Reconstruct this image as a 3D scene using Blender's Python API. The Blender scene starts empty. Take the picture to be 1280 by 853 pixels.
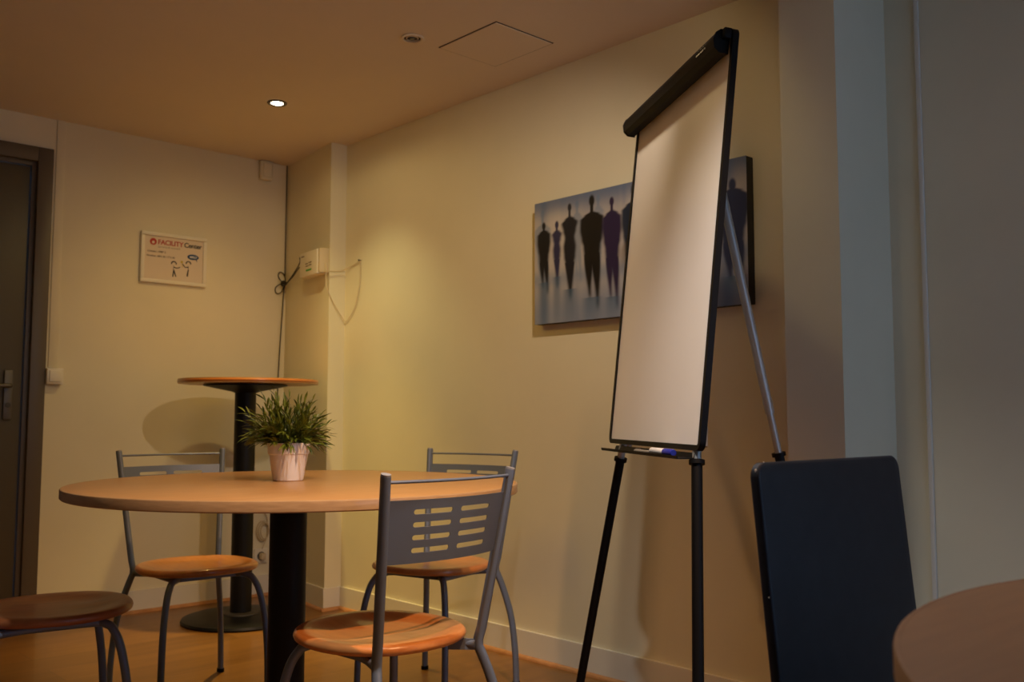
import bpy, bmesh, math, random
from mathutils import Vector, Matrix
PI = math.pi
C = bpy.context.scene.collection
S = bpy.context.scene

# ------------------------------------------------------------------ materials
def mat(name, col, rough=.5, metal=0., coat=0., spec=.5):
    m = bpy.data.materials.new(name); m.use_nodes = True
    b = m.node_tree.nodes['Principled BSDF']
    b.inputs['Base Color'].default_value = (*col, 1); b.inputs['Roughness'].default_value = rough
    b.inputs['Metallic'].default_value = metal; b.inputs['Coat Weight'].default_value = coat
    b.inputs['Specular IOR Level'].default_value = spec
    return m
def noise_col(m, c1, c2, scale=(1, 1, 1), nscale=5., detail=4., bump=0., rough_var=None, dist=.0):
    nt = m.node_tree; b = nt.nodes['Principled BSDF']
    tc = nt.nodes.new('ShaderNodeTexCoord'); mp = nt.nodes.new('ShaderNodeMapping')
    mp.inputs['Scale'].default_value = scale
    n = nt.nodes.new('ShaderNodeTexNoise'); n.inputs['Scale'].default_value = nscale
    n.inputs['Detail'].default_value = detail; n.inputs['Distortion'].default_value = dist
    r = nt.nodes.new('ShaderNodeValToRGB'); r.color_ramp.elements[0].position = .3; r.color_ramp.elements[1].position = .7
    r.color_ramp.elements[0].color = (*c1, 1); r.color_ramp.elements[1].color = (*c2, 1)
    nt.links.new(tc.outputs['Object'], mp.inputs['Vector']); nt.links.new(mp.outputs['Vector'], n.inputs['Vector'])
    nt.links.new(n.outputs['Fac'], r.inputs['Fac']); nt.links.new(r.outputs['Color'], b.inputs['Base Color'])
    if bump:
        bp = nt.nodes.new('ShaderNodeBump'); bp.inputs['Strength'].default_value = bump; bp.inputs['Distance'].default_value = .002
        nt.links.new(n.outputs['Fac'], bp.inputs['Height']); nt.links.new(bp.outputs['Normal'], b.inputs['Normal'])
    return m
M = {}
M['wall'] = noise_col(mat('wall_paint', (.74, .70, .60), .75), (.71, .655, .49), (.76, .70, .53), nscale=2.5, detail=8, bump=.15)
M['ceiling'] = noise_col(mat('ceiling_paint', (.72, .64, .52), .8), (.70, .60, .47), (.73, .63, .50), nscale=1.5, detail=5)
M['trim'] = mat('white_gloss_trim', (.72, .69, .62), .35)
M['quarter'] = noise_col(mat('stained_quarter_round', (.35, .16, .05), .4), (.42, .19, .07), (.55, .27, .11), (3, 3, 3), 8)
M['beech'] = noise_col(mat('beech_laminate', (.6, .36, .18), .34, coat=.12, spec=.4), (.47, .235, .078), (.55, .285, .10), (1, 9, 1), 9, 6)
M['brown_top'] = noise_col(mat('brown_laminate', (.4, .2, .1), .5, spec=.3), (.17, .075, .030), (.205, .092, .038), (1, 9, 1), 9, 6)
M['beech_edge'] = noise_col(mat('beech_edge_band', (.4, .22, .09), .35, coat=.2), (.40, .23, .10), (.50, .30, .14), (4, 4, 30), 6, 4)
M['cherry_edge'] = noise_col(mat('cherry_wood_edge', (.5, .17, .04), .3, coat=.3), (.34, .10, .02), (.44, .15, .035), (4, 4, 20), 6, 4)
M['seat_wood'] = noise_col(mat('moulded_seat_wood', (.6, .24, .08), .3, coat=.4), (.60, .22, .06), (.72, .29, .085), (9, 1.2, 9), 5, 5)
M['seat_dark'] = noise_col(mat('dark_seat_wood', (.4, .16, .07), .4, coat=.15), (.32, .095, .03), (.43, .14, .045), (9, 1.2, 9), 5, 5)  # darker, redder seat colour for the chair at the left edge
M['frame'] = mat('grey_painted_metal', (.17, .205, .27), .42, metal=.3)
M['cap'] = mat('light_grey_plastic', (.30, .30, .31), .4)
M['blackmetal'] = mat('black_powder_coat', (.005, .0055, .007), .45, spec=.3)
M['blackplastic'] = mat('black_plastic', (.0035, .0035, .004), .5, spec=.15)
M['ringgrey'] = mat('dark_grey_rubber_ring', (.05, .045, .04), .6)
M['silver'] = mat('silver_tube', (.40, .385, .36), .42, metal=.55)
M['board'] = noise_col(mat('whiteboard_enamel', (.8, .78, .75), .30, spec=.7), (.80, .77, .72), (.84, .81, .77), nscale=3, detail=8)
M['blackwood'] = noise_col(mat('black_lacquered_wood', (.008, .009, .014), .5, coat=.05, spec=.25), (.006, .0075, .013), (.010, .012, .019), nscale=30)
M['chip'] = mat('chipped_lacquer', (.35, .28, .2), .6)
M['pot'] = mat('white_ceramic', (.80, .76, .74), .28, coat=.3)
M['soil'] = mat('dark_soil', (.02, .012, .006), .9)
M['leaf'] = noise_col(mat('bamboo_leaf', (.06, .12, .02), .45), (.035, .065, .006), (.19, .22, .015), nscale=22)
M['stem'] = mat('green_stem', (.05, .07, .015), .6)
M['door'] = mat('dark_grey_door_paint', (.075, .062, .045), .45)
M['doorframe'] = mat('grey_brown_frame_paint', (.105, .083, .062), .45)
M['steel'] = mat('brushed_steel', (.14, .13, .115), .45, metal=.6)
M['paper'] = mat('white_paper', (.68, .58, .48), .6)
M['whiteplastic'] = mat('white_plastic', (.76, .72, .62), .4)
M['cable_b'] = mat('black_cable', (.012, .010, .008), .5)
M['cable_w'] = mat('white_cable', (.62, .52, .36), .5)
M['red'] = mat('red_print', (.42, .03, .02), .6)
M['ink'] = mat('black_print', (.015, .015, .02), .6)
M['greyink'] = mat('grey_print', (.14, .10, .07), .6)
M['blueink'] = mat('blue_print', (.01, .05, .16), .6)
M['yellow'] = mat('yellow_print', (.5, .38, .03), .6)
M['bluecap'] = mat('blue_marker_cap', (.01, .02, .32), .35)
M['whitepen'] = mat('white_marker_body', (.8, .8, .8), .35)
M['green'] = mat('green_print', (.05, .4, .05), .6)
M['groove'] = mat('dark_groove', (.04, .022, .01), .9)
M['bulbglass'] = mat('unlit_reflector', (.10, .08, .05), .25, metal=.6)
def emit(name, col, st):
    m = mat(name, (0, 0, 0)); b = m.node_tree.nodes['Principled BSDF']
    b.inputs['Emission Color'].default_value = (*col, 1); b.inputs['Emission Strength'].default_value = st
    return m
M['bulb'] = emit('lit_halogen', (1, .80, .55), 60)
def floor_mat():
    m = mat('laminate_planks', (.5, .3, .12), .38, coat=.15); nt = m.node_tree; b = nt.nodes['Principled BSDF']
    tc = nt.nodes.new('ShaderNodeTexCoord'); mp = nt.nodes.new('ShaderNodeMapping'); mp.inputs['Rotation'].default_value = (0, 0, 0)
    br = nt.nodes.new('ShaderNodeTexBrick'); br.offset = .37; br.inputs['Scale'].default_value = 1.
    br.inputs['Brick Width'].default_value = 1.2; br.inputs['Row Height'].default_value = .19
    br.inputs['Mortar Size'].default_value = .0015; br.inputs['Color1'].default_value = (.22, .10, .022, 1)
    br.inputs['Color2'].default_value = (.29, .135, .034, 1); br.inputs['Mortar'].default_value = (.18, .08, .03, 1)
    n = nt.nodes.new('ShaderNodeTexNoise'); n.inputs['Scale'].default_value = 3; n.inputs['Detail'].default_value = 7; n.inputs['Distortion'].default_value = .6
    mp2 = nt.nodes.new('ShaderNodeMapping'); mp2.inputs['Scale'].default_value = (.8, 6, 1)
    mx = nt.nodes.new('ShaderNodeMix'); mx.data_type = 'RGBA'; mx.blend_type = 'MULTIPLY'; mx.inputs[0].default_value = .5
    rp = nt.nodes.new('ShaderNodeValToRGB'); rp.color_ramp.elements[0].position = .35; rp.color_ramp.elements[1].position = .65
    rp.color_ramp.elements[0].color = (.6, .52, .42, 1); rp.color_ramp.elements[1].color = (1, 1, 1, 1)
    L = nt.links.new
    L(tc.outputs['Object'], mp.inputs['Vector']); L(mp.outputs['Vector'], br.inputs['Vector'])
    L(tc.outputs['Object'], mp2.inputs['Vector']); L(mp2.outputs['Vector'], n.inputs['Vector']); L(n.outputs['Fac'], rp.inputs['Fac'])
    L(br.outputs['Color'], mx.inputs[6]); L(rp.outputs['Color'], mx.inputs[7]); L(mx.outputs[2], b.inputs['Base Color'])
    return m
M['floor'] = floor_mat()

# ------------------------------------------------------------------ mesh helpers
def V(*a): return Vector(a)
def catmull(pts, n=8, closed=False):
    P = [Vector(q) for q in pts]; out = []; N = len(P)
    rng = range(N if closed else N - 1)
    for i in rng:
        if closed: a, b, c, d = P[(i - 1) % N], P[i], P[(i + 1) % N], P[(i + 2) % N]
        else: a, b, c, d = P[max(i - 1, 0)], P[i], P[i + 1], P[min(i + 2, N - 1)]
        for k in range(n):
            t = k / n
            out.append(.5 * ((2 * b) + (c - a) * t + (2 * a - 5 * b + 4 * c - d) * t * t + (3 * b - a - 3 * c + d) * t ** 3))
    if not closed: out.append(P[-1])
    return out
def arcpath(pts, r=.03, n=6):
    """polyline with rounded corners of radius about r"""
    P = [Vector(q) for q in pts]; out = [P[0]]
    for i in range(1, len(P) - 1):
        a = (P[i - 1] - P[i]); b = (P[i + 1] - P[i]); k = min(r, a.length * .45, b.length * .45)
        A = P[i] + a.normalized() * k; B = P[i] + b.normalized() * k
        for j in range(n + 1):
            t = j / n; out.append(A * (1 - t) ** 2 + P[i] * 2 * t * (1 - t) + B * t * t)
    out.append(P[-1]); return out
class MB:
    def __init__(s): s.bm = bmesh.new()
    def face(s, vs):
        try: return s.bm.faces.new(vs)
        except ValueError: return None
    def box(s, x0, x1, y0, y1, z0, z1, mtx=None):
        vs = [s.bm.verts.new((x, y, z)) for x in (x0, x1) for y in (y0, y1) for z in (z0, z1)]
        for f in ((0, 1, 3, 2), (4, 6, 7, 5), (0, 4, 5, 1), (2, 3, 7, 6), (0, 2, 6, 4), (1, 5, 7, 3)): s.face([vs[i] for i in f])
        if mtx: bmesh.ops.transform(s.bm, matrix=mtx, verts=vs)
        return vs
    def bbox(s, x0, x1, y0, y1, z0, z1, bev=.004, seg=2, mtx=None):
        vs = s.box(x0, x1, y0, y1, z0, z1)
        es = list({e for v in vs for e in v.link_edges})
        r = bmesh.ops.bevel(s.bm, geom=es, offset=bev, segments=seg, affect='EDGES', profile=.5)
        if mtx:
            nv = list({v for f in r['faces'] for v in f.verts} | {v for v in vs if v.is_valid})
            bmesh.ops.transform(s.bm, matrix=mtx, verts=nv)
    def tube(s, pts, r, seg=12, ry=None, up=None, caps=True, closed=False, radii=None):
        P = [Vector(q) for q in pts]; n = len(P); rings = []
        T = []
        for i in range(n):
            if closed: t = P[(i + 1) % n] - P[i - 1]
            else: t = P[min(i + 1, n - 1)] - P[max(i - 1, 0)]
            T.append(t.normalized())
        N = Vector(up) if up else (V(0, 0, 1) if abs(T[0].z) < .9 else V(1, 0, 0))
        for i in range(n):
            N = (N - T[i] * N.dot(T[i]))
            N = N.normalized() if N.length > 1e-6 else T[i].orthogonal().normalized()
            B = T[i].cross(N); k = radii[i] if radii else 1.
            rings.append([s.bm.verts.new(P[i] + N * (r * k * math.cos(a)) + B * ((ry or r) * k * math.sin(a))) for a in [2 * PI * j / seg for j in range(seg)]])
        for i in range(n if closed else n - 1):
            A, Bv = rings[i], rings[(i + 1) % n]
            for j in range(seg): s.face([A[j], A[(j + 1) % seg], Bv[(j + 1) % seg], Bv[j]])
        if caps and not closed: s.face(rings[0][::-1]); s.face(rings[-1])
    def lathe(s, prof, seg=48, c=(0, 0, 0), mtx=None, caps=True):
        rings = []; new = []
        for r, z in prof:
            if r < 1e-6: v = s.bm.verts.new((c[0], c[1], c[2] + z)); rings.append([v]); new.append(v)
            else:
                R = [s.bm.verts.new((c[0] + r * math.cos(2 * PI * j / seg), c[1] + r * math.sin(2 * PI * j / seg), c[2] + z)) for j in range(seg)]
                rings.append(R); new += R
        for A, B in zip(rings, rings[1:]):
            for j in range(seg):
                k = (j + 1) % seg
                if len(A) == 1 and len(B) == 1: continue
                if len(A) == 1: s.face([A[0], B[j], B[k]])
                elif len(B) == 1: s.face([A[j], A[k], B[0]])
                else: s.face([A[j], A[k], B[k], B[j]])
        if caps:
            for R in (rings[0], rings[-1]):
                if len(R) > 1: s.face(R)
        if mtx: bmesh.ops.transform(s.bm, matrix=mtx, verts=new)
    def prism(s, poly, z0, z1, mtx=None):
        A = [s.bm.verts.new((x, y, z0)) for x, y in poly]; B = [s.bm.verts.new((x, y, z1)) for x, y in poly]
        n = len(poly); s.face(A[::-1]); s.face(B)
        for i in range(n): s.face([A[i], A[(i + 1) % n], B[(i + 1) % n], B[i]])
        if mtx: bmesh.ops.transform(s.bm, matrix=mtx, verts=A + B)
    def build(s, name, m, parent=None, smooth=True, loc=None):
        bmesh.ops.recalc_face_normals(s.bm, faces=s.bm.faces[:])
        me = bpy.data.meshes.new(name); s.bm.to_mesh(me); s.bm.free(); me.materials.append(m)
        if smooth:
            me.shade_smooth(); me.set_sharp_from_angle(angle=math.radians(38))
        o = bpy.data.objects.new(name, me); C.objects.link(o)
        if parent: o.parent = parent
        if loc: o.location = loc
        return o
def thing(name, label, cat, loc=(0, 0, 0), rz=0., group=None):
    o = bpy.data.objects.new(name, None); C.objects.link(o); o.empty_display_size = .1
    o.location = loc; o.rotation_euler = (0, 0, rz); return tag(o, label, cat, group)
def tag(o, label, cat, group=None):
    o['label'] = label; o['category'] = cat
    if group: o['group'] = group
    return o
def struct(o, label=None):
    o['kind'] = 'structure'
    if label: o['label'] = label
    return o
def textmesh(body, size, font_bold=False, extr=.0006, ax='LEFT', shear=0., space=1.):
    cu = bpy.data.curves.new('t', 'FONT'); cu.body = body; cu.size = size; cu.extrude = extr; cu.align_x = ax; cu.shear = shear; cu.space_character = space
    if font_bold: cu.offset = size * .018
    ob = bpy.data.objects.new('t', cu); C.objects.link(ob)
    dg = bpy.context.evaluated_depsgraph_get(); dg.update()
    me = bpy.data.meshes.new_from_object(ob.evaluated_get(dg)); bpy.data.objects.remove(ob)
    return me
def textobj(name, body, size, m, parent, mtx, **k):
    me = textmesh(body, size, **k); me.transform(mtx); me.materials.clear(); me.materials.append(m)
    o = bpy.data.objects.new(name, me); C.objects.link(o); o.parent = parent; return o

# ------------------------------------------------------------------ room shell
W, D, ZC = 2.62, 4.62, 2.30
XL, YN, XR = -2.2, -1.35, 2.81
b = MB(); b.box(XL - .1, XR + .12, YN - .1, D + .12, -.1, 0); struct(b.build('floor', M['floor'], smooth=False))
b = MB(); b.box(XL - .1, XR + .12, YN - .1, D + .12, ZC, ZC + .1); struct(b.build('ceiling', M['ceiling'], smooth=False))
b = MB()
b.prism([(2.603, D), (2.528, 4.06), (W, 4.06), (W, 1.515), (2.50, 1.515), (2.50, 1.335), (XR, 1.335), (XR, YN), (XR + .12, YN), (XR + .12, D)], 0, ZC)
struct(b.build('wall_right', M['wall'], smooth=False))
DX0, DX1, DZ = .40, 1.392, 2.155
b = MB(); b.box(XL - .1, DX0, D, D + .12, 0, ZC); b.box(DX0, DX1, D, D + .12, DZ, ZC); b.box(DX1, XR + .12, D, D + .12, 0, ZC)
struct(b.build('wall_back', M['wall'], smooth=False))
b = MB(); b.box(XL - .1, XL, YN, D, 0, ZC); struct(b.build('wall_left', M['wall'], smooth=False))
WX0, WX1, WZ0, WZ1 = .8, 2.6, .35, 1.9
b = MB(); b.box(XL - .1, WX0, YN - .1, YN, 0, ZC); b.box(WX1, XR + .12, YN - .1, YN, 0, ZC)
b.box(WX0, WX1, YN - .1, YN, 0, WZ0); b.box(WX0, WX1, YN - .1, YN, WZ1, ZC)
struct(b.build('wall_near', M['wall'], smooth=False))
# window behind the camera
wn = bpy.data.objects.new('window_1', None); C.objects.link(wn); wn.location = ((WX0 + WX1) / 2, YN - .05, WZ0); struct(wn)
hw = (WX1 - WX0) / 2; hh = WZ1 - WZ0
b = MB()
for x0, x1, z0, z1 in ((-hw, hw, 0, .06), (-hw, hw, hh - .06, hh), (-hw, -hw + .06, .06, hh - .06), (hw - .06, hw, .06, hh - .06), (-.035, .035, .06, hh - .06)):
    b.box(x0, x1, -.03, .03, z0, z1)
b.build('window_frame', M['trim'], wn, smooth=False)
gm = bpy.data.materials.new('window_glass'); gm.use_nodes = True; nt = gm.node_tree; nt.nodes.clear()
o_ = nt.nodes.new('ShaderNodeOutputMaterial'); mx = nt.nodes.new('ShaderNodeMixShader'); tr = nt.nodes.new('ShaderNodeBsdfTransparent')
gl = nt.nodes.new('ShaderNodeBsdfGlossy'); gl.inputs['Roughness'].default_value = .02; mx.inputs[0].default_value = .07
nt.links.new(tr.outputs[0], mx.inputs[1]); nt.links.new(gl.outputs[0], mx.inputs[2]); nt.links.new(mx.outputs[0], o_.inputs[0])
for s_ in (-1, 1):
    b = MB(); x0, x1 = sorted((s_ * .035, s_ * (hw - .06))); b.box(x0, x1, -.004, .004, .06, hh - .06); b.build('window_pane', gm, wn, smooth=False)
# skirting boards
T = .013; BH = .105
b = MB()
b.prism([(2.603, D), (2.528, 4.06), (W, 4.06), (W, 1.515), (2.50, 1.515), (2.50, 1.335), (XR, 1.335), (XR, YN), (XR - T, YN), (XR - T, 1.335 - T), (2.50 - T, 1.335 - T), (2.50 - T, 1.515 + T), (W - T, 1.515 + T), (W - T, 4.06 - T), (2.528 - T, 4.06 - T), (2.603 - T, D)], 0.0, BH)
struct(b.build('baseboard_right', M['trim'], smooth=False))
b = MB(); b.box(XL, DX0 - .0, D - T, D, 0, BH); b.box(DX1, 2.601 - T, D - T, D, 0, BH)
struct(b.build('baseboard_back', M['trim'], smooth=False))
q = .014
b = MB()
def qround(p0, p1, nx, ny):
    """quarter-round strip from p0 to p1; (nx,ny) points into the room"""
    prof = [(0, 0)] + [(q * math.cos(a), q * math.sin(a)) for a in [i * PI / 12 for i in range(7)]]
    A = [b.bm.verts.new((p0[0] + nx * u, p0[1] + ny * u, w)) for u, w in prof]
    B = [b.bm.verts.new((p1[0] + nx * u, p1[1] + ny * u, w)) for u, w in prof]
    n = len(A); b.face(A); b.face(B[::-1])
    for i in range(n): b.face([A[i], A[(i + 1) % n], B[(i + 1) % n], B[i]])
qround((2.601 - T, D - T), (2.528 - T, 4.06 - T - q), -1, .134)
qround((2.528 - T - q, 4.06 - T), (W - T, 4.06 - T), 0, -1)
qround((W - T, 4.06 - T), (W - T, 1.53), -1, 0)
struct(b.build('trim_1', M['quarter']))
b = MB(); qround((DX1, D - T), (2.600 - T, D - T), 0, -1); struct(b.build('trim_2', M['quarter']))
# slim corner bead running up the near right wall
b = MB(); b.bbox(XR - .010, XR, 1.225, 1.239, 0.02, ZC, .003); struct(b.build('trim_3', M['trim']))
# ceiling access hatch
hx0, hx1, hy0, hy1 = 2.150, 2.432, 2.405, 2.725
b = MB()
g = .0022
for x0, x1, y0, y1 in ((hx0, hx1, hy0 - g, hy0 + g), (hx0, hx1, hy1 - g, hy1 + g), (hx0 - g, hx0 + g, hy0, hy1), (hx1 - g, hx1 + g, hy0, hy1)):
    pass
hatch = thing('ceiling_hatch', 'flush square access hatch in the ceiling near the right wall', 'hatch', ((hx0 + hx1) / 2, (hy0 + hy1) / 2, ZC))
a_, c_ = (hx1 - hx0) / 2, (hy1 - hy0) / 2
b.box(-a_ + .004, a_ - .004, -c_ + .004, c_ - .004, -.0035, -.0005); b.build('hatch_panel', M['ceiling'], hatch, smooth=False)
b = MB()
b.box(-a_ - .001, a_ + .001, -c_ - .001, c_ + .001, -.0015, -.0002); b.build('gap', M['groove'], hatch, smooth=False)

# ------------------------------------------------------------------ door
dr = bpy.data.objects.new('door_1', None); C.objects.link(dr); dr.location = ((DX0 + DX1) / 2, D, 0); struct(dr)
hwid = (DX1 - DX0) / 2
b = MB()
for s_ in (-1, 1):
    x0, x1 = sorted((s_ * (hwid - .066), s_ * hwid)); b.bbox(x0, x1, -.018, .10, 0, DZ, .003)
    x0, x1 = sorted((s_ * (hwid - .086), s_ * (hwid - .066))); b.bbox(x0, x1, .004, .10, 0, DZ - .066, .002)
b.bbox(-hwid + .066, hwid - .066, -.018, .10, DZ - .066, DZ, .003)
b.bbox(-hwid + .086, hwid - .086, .004, .10, DZ - .086, DZ - .066, .002)
b.build('door_frame', M['doorframe'], dr)
b = MB(); b.bbox(-hwid + .09, hwid - .09, .014, .055, .006, DZ - .09, .002); leaf = b.build('door_leaf', M['door'], dr)
hx = 1.246 - (DX0 + DX1) / 2
b = MB(); b.bbox(hx - .018, hx + .018, .005, .0135, .915, 1.135, .004); b.build('handle_plate', M['steel'], leaf)
b = MB(); b.tube(arcpath([(hx, .012, 1.065), (hx, -.042, 1.065), (hx - .12, -.042, 1.063)], .018), .009, 10); b.build('handle', M['steel'], leaf)
b = MB(); b.lathe([(.011, 0), (.011, .006), (0, .006)], 16, mtx=Matrix.Translation((hx, .006, .98)) @ Matrix.Rotation(PI / 2, 4, 'X')); b.build('lock_cylinder', M['ringgrey'], leaf)

# ------------------------------------------------------------------ things on the back wall
# framed notice
sg = thing('framed_notice', 'white framed notice with red logo and little stick people, hung on the back wall', 'sign', (1.973, D, 1.71))
b = MB(); w2, h2 = .168, .125
for x0, x1, z0, z1 in ((-w2, w2, h2 - .018, h2), (-w2, w2, -h2, -h2 + .018), (-w2, -w2 + .018, -h2 + .018, h2 - .018), (w2 - .018, w2, -h2 + .018, h2 - .018)):
    b.bbox(x0, x1, -.02, 0, z0, z1, .003)
b.build('frame', M['whiteplastic'], sg)
b = MB(); b.box(-w2 + .017, w2 - .017, -.011, -.002, -h2 + .017, h2 - .017); pp = b.build('paper', M['paper'], sg, smooth=False)
RX = Matrix.Rotation(PI / 2, 4, 'X')
def TM(x, z, y=-.0116): return Matrix.Translation((x, y, z)) @ RX
textobj('lettering', 'FACILITY', .0335, M['red'], pp, TM(-.084, .068), font_bold=True, space=.95)
textobj('lettering', 'Center', .0335, M['ink'], pp, TM(.050, .068), font_bold=True, space=.95)
textobj('lettering', 'service & accueil', .0115, M['greyink'], pp, TM(-.082, .052), space=1.35)
textobj('lettering', 'Contact : 4907 2', .0135, M['greyink'], pp, TM(-.135, .026), font_bold=True)
textobj('lettering', 'Horaires : 08 h 30 / 17 h 30', .0125, M['greyink'], pp, TM(-.138, .004), font_bold=True)
b = MB()
b.lathe([(.017, 0), (.017, .0012), (0, .0012)], 32, mtx=TM(-.107, .078, -.0110)); b.build('logo', M['red'], pp)
b = MB(); b.lathe([(.007, 0), (.007, .0012), (0, .0012)], 20, mtx=TM(-.107, .075, -.0116)); b.build('logo_mark', M['paper'], pp)
b = MB()
def disc(x, z, rx, rz, y=-.0112, n=24):
    b.prism([(x + rx * math.cos(2 * PI * i / n), z + rz * math.sin(2 * PI * i / n)) for i in range(n)], 0, .0012, Matrix.Translation((0, y, 0)) @ RX)
def stroke(p, wd=.0035):
    b.tube([(x, -.0112, z) for x, z in p], wd / 2, 6, ry=.0006, up=(0, 0, 1))
disc(.098, .022, .030, .014); b.prism([(.110, .014), (.118, .014), (.120, -.001)], 0, .0012, Matrix.Translation((0, -.0112, 0)) @ RX)
b.build('speech_bubble', M['blueink'], pp)
textobj('lettering', 'MERCI', .013, M['whitepen'], pp, TM(.098, .0175, -.0124), font_bold=True, ax='CENTER', shear=.2)
b = MB()
for x, s_ in ((0.0, 1), (.075, -1)):
    z = -.002 if s_ > 0 else .006
    X = x - .0
    b.tube([(X + .012 * math.cos(a), -.0112, z - .018 + .010 * math.sin(a)) for a in [i * PI / 8 for i in range(-1, 10)]], .003, 6, ry=.0006)
    stroke([(X, z - .030), (X, z - .055)], .010)
    stroke([(X, z - .05), (X - .004, z - .085)], .006); stroke([(X, z - .05), (X + .009 * s_ + .003, z - .083)], .006)
    stroke([(X, z - .036), (X + s_ * .016, z - .040), (X + s_ * .032, z - .034 + (.012 if s_ < 0 else 0))], .005)
b.build('stick_figures', M['ink'], pp)
b = MB(); disc(.040, -.008, .006, .006); stroke([(.043, -.012), (.045, -.035)], .003); b.build('flower', M['yellow'], pp)

# light switch with cable duct above
sw = thing('light_switch', 'square white rocker switch beside the dark door', 'light switch', (1.428, D, 1.112))
b = MB(); b.bbox(-.036, .036, -.036, 0, -.036, .036, .005); b.build('housing', M['whiteplastic'], sw)
b = MB(); b.bbox(-.026, .026, -.042, -.034, -.026, .026, .004); b.build('rocker', M['whiteplastic'], sw)
b = MB(); b.bbox(1.405, 1.445, D - .005, D, 1.150, ZC, .0015); tag(b.build('cable_duct', M['wall']), 'flat white cable duct running up from the light switch to the ceiling', 'cable duct')
# sensor box in the corner by the ceiling
se = thing('alarm_sensor', 'small white sensor box high in the corner under the ceiling', 'sensor', (2.462, D, 2.247))
b = MB(); b.bbox(-.036, .036, -.035, 0, -.052, .052, .012, 3); b.build('housing', M['wall'], se)
b = MB(); b.bbox(-.026, .026, -.041, -.034, -.040, .040, .008, 3); b.build('cover', M['wall'], se)
b = MB(); b.tube([(2.594, D - .006, ZC), (2.594, D - .006, 1.69)], .003, 8); tag(b.build('corner_gap_line', M['groove']), 'thin dark gap line in the corner from the ceiling down', 'cable')  # thin dark tube drawn as the gap line where the walls meet

# electrical box on the corner column
eb = thing('junction_box', 'small white electrical box with printed marks on the corner column', 'electrical box', (2.545, 4.185, 1.70), math.radians(-97.63))
# local: -y points out of the wall
b = MB(); b.bbox(-.118, .098, -.055, 0, -.062, .062, .004); b.build('housing', M['whiteplastic'], eb)
b = MB(); b.bbox(.099, .118, -.050, 0, -.058, .064, .003); b.build('side_cover', M['cable_w'], eb)
b = MB(); b.box(-.100, -.062, -.0562, -.0548, .040, .045)
for x, z, l in ((-.045, -.002, .03), (-.005, .001, .035), (-.04, -.014, .03), (0, -.012, .03)): b.box(x, x + l, -.0562, -.0548, z, z + .005)
pr_ = b.build('print', M['greyink'], eb); pr_['kind'] = 'stuff'
b = MB(); b.box(-.035, .03, -.0562, -.0548, -.038, -.029); b.build('green_mark', M['green'], eb)
b = MB()
b.tube(catmull([(2.510, 4.32, 1.695), (2.53, 4.38, 1.685), (2.555, 4.46, 1.668), (2.575, 4.555, 1.645), (2.580, 4.595, 1.62), (2.578, 4.605, 1.50), (2.572, 4.608, 1.36), (2.562, 4.608, 1.13), (2.555, 4.608, .70), (2.540, 4.600, .43)]), .0032, 8)
b.tube(catmull([(2.512, 4.32, 1.745), (2.535, 4.36, 1.725), (2.555, 4.45, 1.685), (2.575, 4.55, 1.650)]), .003, 8)
b.tube(catmull([(2.576, 4.58, 1.648), (2.588, 4.60, 1.675), (2.584, 4.61, 1.700), (2.562, 4.61, 1.708), (2.552, 4.61, 1.688), (2.562, 4.605, 1.665), (2.576, 4.59, 1.648)]), .0026, 8)
b.tube(catmull([(2.576, 4.58, 1.645), (2.556, 4.60, 1.640), (2.538, 4.61, 1.622), (2.537, 4.61, 1.600), (2.552, 4.61, 1.590), (2.572, 4.605, 1.604), (2.578, 4.59, 1.640)]), .0026, 8)
b.tube(catmull([(2.568, 4.58, 1.655), (2.560, 4.59, 1.645), (2.570, 4.59, 1.634), (2.583, 4.58, 1.645)], closed=True), .006, 8, closed=True)
tag(b.build('black_cable', M['cable_b']), 'black cable tied in a bow, hanging from the electrical box down the corner', 'cable')
# white cable loop to a nail on the right wall
b = MB()
b.tube(catmull([(2.518, 4.085, 1.70), (2.505, 4.055, 1.672), (2.502, 4.046, 1.648), (2.530, 4.046, 1.648), (2.585, 4.046, 1.655), (2.612, 4.01, 1.673), (2.613, 3.96, 1.683), (2.613, 3.92, 1.694)]), .0024, 8)
b.tube(catmull([(2.502, 4.048, 1.655), (2.503, 4.050, 1.60), (2.508, 4.050, 1.565), (2.545, 4.050, 1.495), (2.595, 4.046, 1.425), (2.614, 4.038, 1.399)]), .0020, 8)
b.tube(catmull([(2.614, 4.038, 1.399), (2.614, 3.990, 1.435), (2.614, 3.955, 1.478), (2.614, 3.925, 1.565), (2.614, 3.918, 1.64), (2.613, 3.92, 1.694)]), .0020, 8)
tag(b.build('white_cable', M['cable_w']), 'thin pale cable looped from the electrical box to a nail on the right wall', 'cable')
b = MB(); b.lathe([(.0025, 0), (.0025, .012), (.005, .013), (.005, .016), (0, .017)], 12, mtx=Matrix.Translation((W, 3.92, 1.696)) @ Matrix.Rotation(-PI / 2, 4, 'Y'))
tag(b.build('nail', M['ringgrey']), 'dark nail in the right wall holding the pale cable loop', 'nail')
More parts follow.
